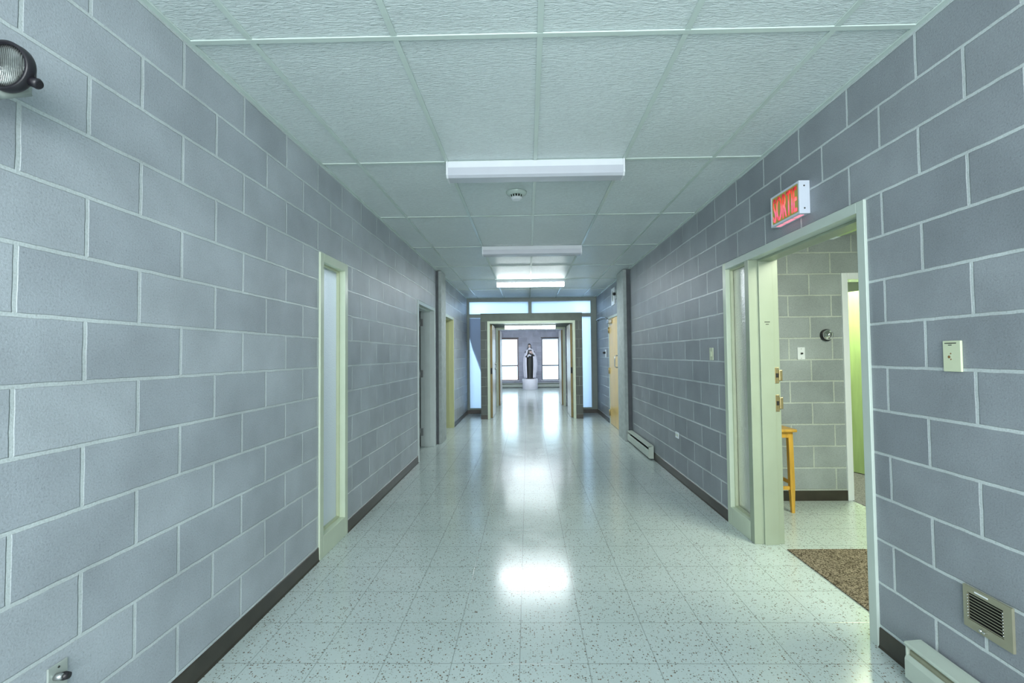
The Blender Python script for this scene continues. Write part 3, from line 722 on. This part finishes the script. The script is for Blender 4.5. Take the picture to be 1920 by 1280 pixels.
# smoke detector
sd = thing('smoke_detector', 'round white smoke detector on the ceiling behind the nearest strip light', 'smoke detector', (-0.078, 3.665, H))
bm = BM(); lathe(bm, [(0.086, 0.0), (0.086, -0.006), (0.080, -0.016), (0.058, -0.028)], (-0.078, 3.665, H - .001), seg=40); obj('base', bm, 'tee', sd)
bm = BM(); lathe(bm, [(0.052, -0.028), (0.050, -0.046)], (-0.078, 3.665, H - .001), seg=40)
for k in range(16):
    a = 2 * PI * k / 16; bx, by = -0.078 + 0.050 * math.cos(a), 3.665 + 0.050 * math.sin(a)
obj('sensing_chamber', bm, 'dark', sd)
bm = BM()
for k in range(14):
    a = 2 * PI * k / 14
    tube(bm, [(-0.078 + 0.053 * math.cos(a), 3.665 + 0.053 * math.sin(a), H - .028), (-0.078 + 0.049 * math.cos(a), 3.665 + 0.049 * math.sin(a), H - .048)], 0.004, 6)
obj('vent_rib', bm, 'tee', sd)
bm = BM(); lathe(bm, [(0.051, -0.046), (0.048, -0.054), (0.034, -0.062), (0.030, -0.064)], (-0.078, 3.665, H - .001), seg=40); obj('cap', bm, 'white_metal', sd)

# ---------------------------------------------------------------- exit sign
sy0, sy1, sz0, sz1, sx = 2.572, 2.872, 2.165, 2.355, XR - 0.062
es = thing('exit_sign', 'lit red SORTIE exit sign on the wall over the right doorway', 'exit sign', (XR, (sy0 + sy1) / 2, sz0))
bm = BM()
box(bm, sx, XR - 0.0005, sy0, sy0 + .012, sz0, sz1, 0.001); box(bm, sx, XR - 0.0005, sy1 - .012, sy1, sz0, sz1, 0.001)
box(bm, sx, XR - 0.0005, sy0 + .012, sy1 - .012, sz1 - .012, sz1, 0.001); box(bm, sx, XR - 0.0005, sy0 + .012, sy1 - .012, sz0, sz0 + .012, 0.001)
hs = obj('housing', bm, 'housing', es)
bm = BM(); box(bm, sx + .003, XR - 0.004, sy0 + .012, sy1 - .012, sz0 + .012, sz1 - .012); fp = obj('face_panel', bm, 'signface', es)
bm = BM()
for a, b in ((0.03, 0.095), (0.11, 0.20), (0.215, 0.275)): box(bm, sx + .018, sx + .044, sy0 + a, sy0 + b, sz0 - .001, sz0 + .004)
obj('light_slot', bm, 'pinkslot', es)
for z in (sz0 + .03, sz1 - .03):
    bm = BM(); lathe(bm, [(0.005, 0), (0.004, 0.002)], (sx + .03, sy0, z), (0, -1, 0), 12); obj('screw', bm, 'ink', hs)
cu = bpy.data.curves.new('sortie', 'FONT'); cu.body = 'SORTIE'; cu.extrude = 0.0; cu.offset = 0.004; cu.space_character = 1.04; cu.resolution_u = 6
to = bpy.data.objects.new('sortie_tmp', cu); C.objects.link(to)
bpy.context.view_layer.update()
me = bpy.data.meshes.new_from_object(to.evaluated_get(bpy.context.evaluated_depsgraph_get()))
bpy.data.objects.remove(to); bm = BM(); bm.from_mesh(me); bpy.data.meshes.remove(me)
us = [v.co.x for v in bm.verts]; vs = [v.co.y for v in bm.verts]
u0, u1, v0, v1 = min(us), max(us), min(vs), max(vs)
LW, LH = sy1 - sy0 - 0.054, 0.150
r = bmesh.ops.extrude_face_region(bm, geom=list(bm.faces))
top = [g for g in r['geom'] if isinstance(g, bmesh.types.BMVert)]
for v in bm.verts: v.co.z = 0.0
for v in top: v.co.z = 1.0
for v in bm.verts:
    u = (v.co.x - u0) / (u1 - u0); q = (v.co.y - v0) / (v1 - v0)
    v.co = Vector((sx + 0.0025 - 0.003 * v.co.z, sy1 - 0.027 - u * LW, sz0 + 0.020 + q * LH))
bmesh.ops.recalc_face_normals(bm, faces=bm.faces)
obj('lettering', bm, 'letters', fp)

# ---------------------------------------------------------------- emergency lamp top left
el = thing('emergency_light', 'black round emergency lamp head on the left wall near the ceiling', 'emergency light', (XL, 0.95, 2.0))
bm = BM(); box(bm, XL - .001, XL + 0.075, 0.55, 0.985, 1.93, 2.13, 0.006); obj('battery_box', bm, 'plate_w', el)
ax = Vector((0.06, -1.0, -0.05)).normalized(); lc = Vector((-1.330, 1.104, 2.127))
bm = BM(); lathe(bm, [(0.018, -0.062), (0.030, -0.050), (0.044, -0.032), (0.056, -0.022), (0.0620, -0.018), (0.0632, -0.012), (0.0625, 0.004), (0.0565, 0.007), (0.0545, -0.002)], lc, ax, 56)
hd = obj('lamp_head', bm, 'black', el)
bm = BM(); lathe(bm, [(0.0545, -0.002), (0.043, 0.002), (0.022, 0.005), (0.001, 0.006)], lc, ax, 56); obj('lens', bm, 'lens', hd)
kp = lc + Vector((0.058, 0.022, -0.034)); kd = Vector((0.9, 0.2, -0.35)).normalized()
bm = BM(); lathe(bm, [(0.013, -0.010), (0.013, 0.0), (0.014, 0.006), (0.010, 0.011)], kp, kd, 20); obj('knob', bm, 'black', hd)
bm = BM(); tube(bm, [(XL + 0.045, 0.975, 2.05), (XL + 0.05, 1.02, 2.045), tuple(lc - ax * 0.050 + Vector((-.030, -.03, -.062))), tuple(lc - ax * 0.060 + Vector((-.005, 0, -.035))), tuple(lc - ax * 0.060)], [0.015, 0.015, 0.015, 0.014, 0.014], 12); obj('swivel_arm', bm, 'plate_g', el)

# ---------------------------------------------------------------- wall plates and switches
def wall_plate(name, label, cat, x, s, y0, y1, z0, z1, mat, t=0.007):
    R = thing(name, label, cat, (x, (y0 + y1) / 2, (z0 + z1) / 2))
    bm = BM(); box(bm, min(x + s * .0003, x + s * t), max(x + s * .0003, x + s * t), y0, y1, z0, z1, 0.0025); obj('cover_plate', bm, mat, R); return R
R = wall_plate('wall_plate', 'steel wall plate with a black knob at the bottom left corner', 'wall plate', XL, 1, 1.322, 1.380, 0.352, 0.463, 'plate_g')
bm = BM(); lathe(bm, [(0.010, 0.0), (0.010, 0.012), (0.007, 0.022)], (XL + .006, 1.344, 0.428), (1, 0.1, 0), 18); obj('socket', bm, 'steel', R)
bm = BM(); lathe(bm, [(0.011, 0.010), (0.012, 0.018), (0.009, 0.030)], (XL + .006, 1.352, 0.424), (1, 0.15, 0), 18); obj('knob', bm, 'black', R)
bm = BM(); lathe(bm, [(0.0035, 0), (0.003, 0.0015)], (XL + .007, 1.352, 0.452), (1, 0, 0), 10); obj('screw', bm, 'ink', R)

R = wall_plate('wall_plate', 'ivory wall plate with a small stained hole, right of the wide doorway', 'wall plate', XR, -1, 1.705, 1.778, 1.292, 1.410, 'plate', 0.009)
bm = BM(); xx = XR - 0.0092
for k in range(9): box(bm, xx - .0003, xx + .0003, 1.722 + k * .0053, 1.722 + k * .0053 + .0042, 1.3985, 1.4025)
for k in range(3): box(bm, xx - .0003, xx + .0003, 1.740 + k * .005, 1.740 + k * .005 + .004, 1.3915, 1.395)
obj('printed_text', bm, 'ink', R)
bm = BM(); lathe(bm, [(0.0055, 0), (0.004, 0.001)], (XR - .009, 1.752, 1.348), (-1, 0, 0), 14); obj('hole', bm, 'rust', R)
for y, z in ((1.745, 1.339), (1.745, 1.361)):
    bm = BM(); lathe(bm, [(0.003, 0), (0.002, 0.001)], (XR - .009, y, z), (-1, 0, 0), 10); obj('screw', bm, 'rust', R)

R = wall_plate('light_switch', 'ivory light switch on the right wall beyond the glass sidelight', 'light switch', XR, -1, 3.955, 4.030, 1.308, 1.417, 'plate')
bm = BM(); box(bm, XR - .012, XR - .007, 3.980, 4.005, 1.34, 1.385, 0.002); obj('rocker', bm, 'plate', R)
R = wall_plate('wall_outlet', 'small pale outlet low on the right wall before the grey heater', 'outlet', XR, -1, 4.91, 5.01, 0.447, 0.512, 'plate_w')
bm = BM()
for y in (4.936, 4.984): box(bm, XR - .0082, XR - .0069, y - .014, y + .014, 0.466, 0.493, 0.0005)
obj('socket_face', bm, 'plate', R)
R = wall_plate('key_switch', 'small white plate with a black knob beside the closed maple door', 'wall switch', XR, -1, 9.30, 9.42, 1.30, 1.46, 'plate_w')
bm = BM(); lathe(bm, [(0.022, 0), (0.024, 0.03), (0.018, 0.055)], (XR - .006, 9.38, 1.395), (-1, 0, 0), 18); obj('knob', bm, 'black', R)
R = thing('fire_alarm_panel', 'white plate with an oval speaker high above the closed maple door', 'alarm', (XR, 8.45, 2.45))
bm = BM(); box(bm, XR - .014, XR + .001, 8.31, 8.60, 2.285, 2.605, 0.003); obj('cover_plate', bm, 'plate_w', R)
bm = BM(); lathe(bm, [(0.055, 0), (0.050, 0.008), (0.02, 0.010)], (XR - .014, 8.46, 2.455), (-1, 0, 0), 28)
for v in bm.verts: v.co.z = 2.455 + (v.co.z - 2.455) * 1.8
obj('oval_speaker', bm, 'plate_g', R)
R = thing('alarm_strobe', 'small grey device with a black eye beside the white alarm plate', 'alarm', (XR, 8.16, 2.45))
bm = BM(); box(bm, XR - .018, XR + .001, 8.10, 8.24, 2.37, 2.53, 0.003); obj('back_plate', bm, 'plate_g', R)
bm = BM(); lathe(bm, [(0.026, 0), (0.030, 0.03), (0.016, 0.05)], (XR - .017, 8.17, 2.46), (-1, 0, 0), 18); obj('lens_eye', bm, 'black', R)

# ---------------------------------------------------------------- vent grille
vy0, vy1, vz0, vz1 = 1.562, 1.732, 0.354, 0.504
R = thing('vent_grille', 'tan metal air grille low on the right wall above the cream heater', 'vent', (XR, 1.647, vz0))
bm = BM(); xf = XR - 0.010; iy0, iy1, iz0, iz1 = vy0 + .028, vy1 - .016, vz0 + .030, vz1 - .022
for (a, b, c, d_) in ((vy0, iy0, vz0, vz1), (iy1, vy1, vz0, vz1), (iy0, iy1, vz0, iz0), (iy0, iy1, iz1, vz1)): box(bm, xf, XR - .0005, a, b, c, d_)
obj('frame', bm, 'tan', R)
bm = BM(); box(bm, XR - .003, XR - .0005, iy0, iy1, iz0, iz1); obj('duct_back', bm, 'dark', R)
n = 9
for k in range(n):
    z = iz0 + (k + 0.5) * (iz1 - iz0) / n
    bm = BM(); prism(bm, [(xf - .0012, z + .0010), (xf - .0012, z - .0016), (XR - .003, z - .0062), (XR - .0035, z - .0044)], 'y', iy0, iy1); obj('louver', bm, 'tan', R)
for k in range(n - 1):
    z = iz0 + (k + 1) * (iz1 - iz0) / n
    for y in (iy0 + .0015, iy1 - .0015):
        bm = BM(); ball(bm, (xf - .0005, y, z), 0.0022, sub=2); obj('rivet', bm, 'chrome', R)
bm = BM(); box(bm, xf - .0008, xf, 1.640, 1.688, vz1 - .013, vz1 - .008); obj('sticker', bm, 'tape', R, label='thin white sticker on the top edge')
bm = BM(); box(bm, xf - .012, xf, 1.645, 1.653, iz0 - .016, iz0 - .010, 0.001); ball(bm, (xf - .010, 1.660, iz0 - .012), 0.0055, sub=2); obj('damper_lever', bm, 'chrome', R)

# ---------------------------------------------------------------- side room on the right
RY, RXE, RH = 4.235, 2.945, 2.462
bm = BM(); box(bm, XR + .19, RXE, RY, RY + .15, 0, H); box(bm, RXE, 4.05, RY, RY + .15, 2.105, H); box(bm, 4.05, 6.0, RY, RY + .15, 0, H)
struct('wall_side_room', bm, 'blockX', 'grey block wall facing the viewer inside the side room', 'wall')
bm = BM(); box(bm, XR + .19, 6.0, 0.05, 0.2, 0, H); box(bm, 5.9, 6.0, 0.2, 7.0, 0, H); box(bm, XR + .19, 6.0, 7.0, 7.12, 0, H)
struct('wall_side_outer', bm, 'whitej', 'pale outer walls of the side room', 'wall')
bm = BM(); box(bm, XR + .19, 5.9, 0.2, RY, RH, RH + .03); box(bm, XR + .19, 5.9, RY + .15, 7.0, RH, RH + .03)
struct('ceiling.003', bm, 'ceil_plain', 'plain low ceiling of the side room', 'ceiling')
bm = BM(); box(bm, XR + .19, RXE, RY - .01, RY, 0, 0.092)
struct('baseboard_side_room', bm, 'base', 'dark brown baseboard along the side room wall', 'baseboard')
d = sthing('door_7', 'white framed inner doorway of the side room with a yellow green door ajar', 'door', (3.5, RY, 0))
bm = BM(); box(bm, RXE - .010, RXE + .045, RY - .015, RY + .165, 0, 2.105, 0.003); obj('jamb', bm, 'plate_w', d)
bm = BM(); box(bm, 4.005, 4.06, RY - .015, RY + .165, 0, 2.105, 0.003); obj('jamb', bm, 'plate_w', d)
bm = BM(); box(bm, RXE + .045, 4.005, RY - .015, RY + .165, 2.045, 2.105, 0.003); obj('header', bm, 'plate_w', d)
bm = BM(); prism(bm, [(3.30, 6.03), (3.335, 6.06), (4.045, 4.44), (4.005, 4.42)], 'z', 0.012, 2.05); lf = obj('door_leaf', bm, 'limedoor', d)
hp = Vector((3.335, 5.83, 1.02))
bm = BM(); lathe(bm, [(0.03, 0), (0.03, 0.01), (0.012, 0.012), (0.012, 0.045), (0.026, 0.05), (0.03, 0.07), (0.02, 0.085)], (3.38, 5.86, 1.02), (-0.91, -0.40, 0), 18); obj('door_knob', bm, 'steel', lf)

bm = BM(); box(bm, XR + 0.16, 2.90, 2.25, 3.190, 0.0005, 0.007, 0.002)
o = obj('door_mat', bm, 'mat'); tag(o, 'brown loop pile carpet mat inside the wide right doorway', 'mat')

# stool behind the door post
s0 = thing('wooden_stool', 'honey coloured wooden stool standing behind the cream door post', 'stool', (2.09, 4.0, 0))
tx0, tx1, ty0, ty1, th = 1.90, 2.285, 3.875, 4.205, 0.715
bm = BM(); box(bm, tx0, tx1, ty0, ty1, th - .026, th, 0.008); obj('seat', bm, 'wood', s0)
bm = BM()
for a, b, c, e in ((tx0 + .06, tx1 - .06, ty0 + .028, ty0 + .046), (tx0 + .06, tx1 - .06, ty1 - .046, ty1 - .028), (tx0 + .028, tx0 + .046, ty0 + .06, ty1 - .06), (tx1 - .046, tx1 - .028, ty0 + .06, ty1 - .06)): box(bm, a, b, c, e, th - .075, th - .026)
obj('apron', bm, 'wood', s0)
for lx, sx_ in ((tx0 + .045, -1), (tx1 - .045, 1)):
    for ly in (ty0 + .045, ty1 - .045):
        bm = BM(); t1, t2 = 0.019, 0.012
        pr_ = []
        for z, t_, dx_ in ((0.0, t2, .012), (0.22, t1, .008), (th - .026, t1, 0.0)):
            pr_.append([bm.verts.new((lx + sx_ * dx_ + a * t_, ly + b * t_, z)) for a, b in ((-1, -1), (1, -1), (1, 1), (-1, 1))])
        for A, B in zip(pr_, pr_[1:]):
            for i in range(4): bm.faces.new((A[i], A[(i + 1) % 4], B[(i + 1) % 4], B[i]))
        bm.faces.new(pr_[0][::-1]); bm.faces.new(pr_[-1])
        obj('leg', bm, 'wood', s0)
for ly in (ty0 + .045, ty1 - .045):
    bm = BM(); box(bm, tx0 + .055, tx1 - .055, ly - .009, ly + .009, 0.195, 0.225, 0.003); obj('stretcher', bm, 'wood', s0)
for lx in (tx0 + .042, tx1 - .042):
    bm = BM(); box(bm, lx - .009, lx + .009, ty0 + .06, ty1 - .06, 0.24, 0.27, 0.003); obj('stretcher', bm, 'wood', s0)

# things on the side room wall
R = thing('dome_bell', 'round chrome dome on the block wall of the side room', 'bell', (2.781, RY, 1.527))
bm = BM(); lathe(bm, [(0.055, 0.0005), (0.055, 0.022), (0.050, 0.026)], (2.781, RY, 1.527), (0, -1, 0), 32); obj('base', bm, 'black', R)
bm = BM(); lathe(bm, [(0.048, 0.026), (0.048, 0.040), (0.040, 0.052), (0.026, 0.058), (0.024, 0.066), (0.012, 0.072), (0.001, 0.073)], (2.781, RY, 1.527), (0, -1, 0), 32); obj('dome', bm, 'chrome', R)
R = thing('light_switch', 'white switch plate with a dark toggle on the side room wall', 'light switch', (2.548, RY, 1.357))
bm = BM(); box(bm, 2.514, 2.582, RY - .008, RY - .0003, 1.300, 1.415, 0.002); obj('cover_plate', bm, 'plate_w', R)
bm = BM(); box(bm, 2.541, 2.556, RY - .024, RY - .008, 1.350, 1.366, 0.003); obj('toggle', bm, 'ink', R)
for z in (1.313, 1.400):
    bm = BM(); lathe(bm, [(0.004, 0), (0.003, 0.0015)], (2.548, RY - .008, z), (0, -1, 0), 10); obj('screw', bm, 'steel', R)

# ---------------------------------------------------------------- light
W_ = bpy.data.worlds.new('sky'); S.world = W_; W_.use_nodes = True
nt = W_.node_tree; bg = nt.nodes['Background']
bg.inputs[0].default_value = (0.62, 0.82, 1.0, 1); bg.inputs[1].default_value = 5.5
def area(name, loc, target, sx_, sy_, power, col):
    l = bpy.data.lights.new(name, 'AREA'); l.shape = 'RECTANGLE'; l.size = sx_; l.size_y = sy_; l.energy = power; l.color = col
    o = bpy.data.objects.new(name, l); C.objects.link(o); o.location = loc
    o.rotation_euler = (Vector(target) - Vector(loc)).to_track_quat('-Z', 'Y').to_euler()
    return o
CW = (0.92, 0.98, 1.0)
area('fill_behind', (0.1, -1.2, 2.55), (0.1, 1.5, 0.6), 2.4, 1.0, 104, CW)  # unseen fill light added behind the camera
area('fill_behind_low', (0.1, -2.9, 1.3), (0.1, 3.0, 1.6), 2.6, 2.0, 162, CW)  # second added fill, aimed down the corridor from its back end
area('lamp_strip', (0.066, 8.05, HC - 0.113), (0.066, 8.05, 0), 1.18, 0.09, 40, (0.90, 0.97, 1.0))
for lx, lw in ((-1.25, 0.5), (1.40, 0.42)):
    area('lamp_daylight', (lx, 11.9, 1.5), (lx, YE, 1.4), lw, 2.6, 34, (0.70, 0.87, 1.0))
area('fill_hall', (0.1, 15.0, 2.74), (0.1, 15.0, 0), 3.0, 3.0, 110, (0.88, 0.92, 1.0))  # broad fill added under the hall ceiling to brighten the hall
area('lamp_side_room', (2.5, 2.1, 2.43), (2.4, 2.6, 0), 1.1, 1.1, 110, (0.96, 1.0, 0.80))
area('lamp_beyond', (3.6, 4.9, 2.40), (3.6, 5.2, 0), 0.8, 0.6, 75, (0.92, 1.0, 0.62))
area('lamp_left_room', (-2.6, 3.0, 2.55), (-1.5, 3.3, 1.3), 0.8, 0.8, 60, (0.85, 0.95, 1.0))

# ---------------------------------------------------------------- camera
f, pitch, yaw, roll, hcam, shx = 841.995, 0.029356, -0.017219, -0.010443, 1.37381, 14.568
cp, sp, cyw, syw = math.cos(pitch), math.sin(pitch), math.cos(yaw), math.sin(yaw)
fw = Vector((syw * cp, cyw * cp, sp)); rt = Vector((cyw, -syw, 0)); up = rt.cross(fw)
rt2 = rt * math.cos(roll) + up * math.sin(roll); up2 = up * math.cos(roll) - rt * math.sin(roll)
cam = bpy.data.cameras.new('camera'); co = bpy.data.objects.new('camera', cam); C.objects.link(co)
cam.sensor_fit = 'HORIZONTAL'; cam.sensor_width = 36.0; cam.lens = f * 36.0 / 1920.0
cam.shift_x = -shx / 1920.0; cam.clip_start = 0.05
mw = Matrix.Identity(4)
for i in range(3):
    mw[i][0] = rt2[i]; mw[i][1] = up2[i]; mw[i][2] = -fw[i]
mw[2][3] = hcam
co.matrix_world = mw
S.camera = co
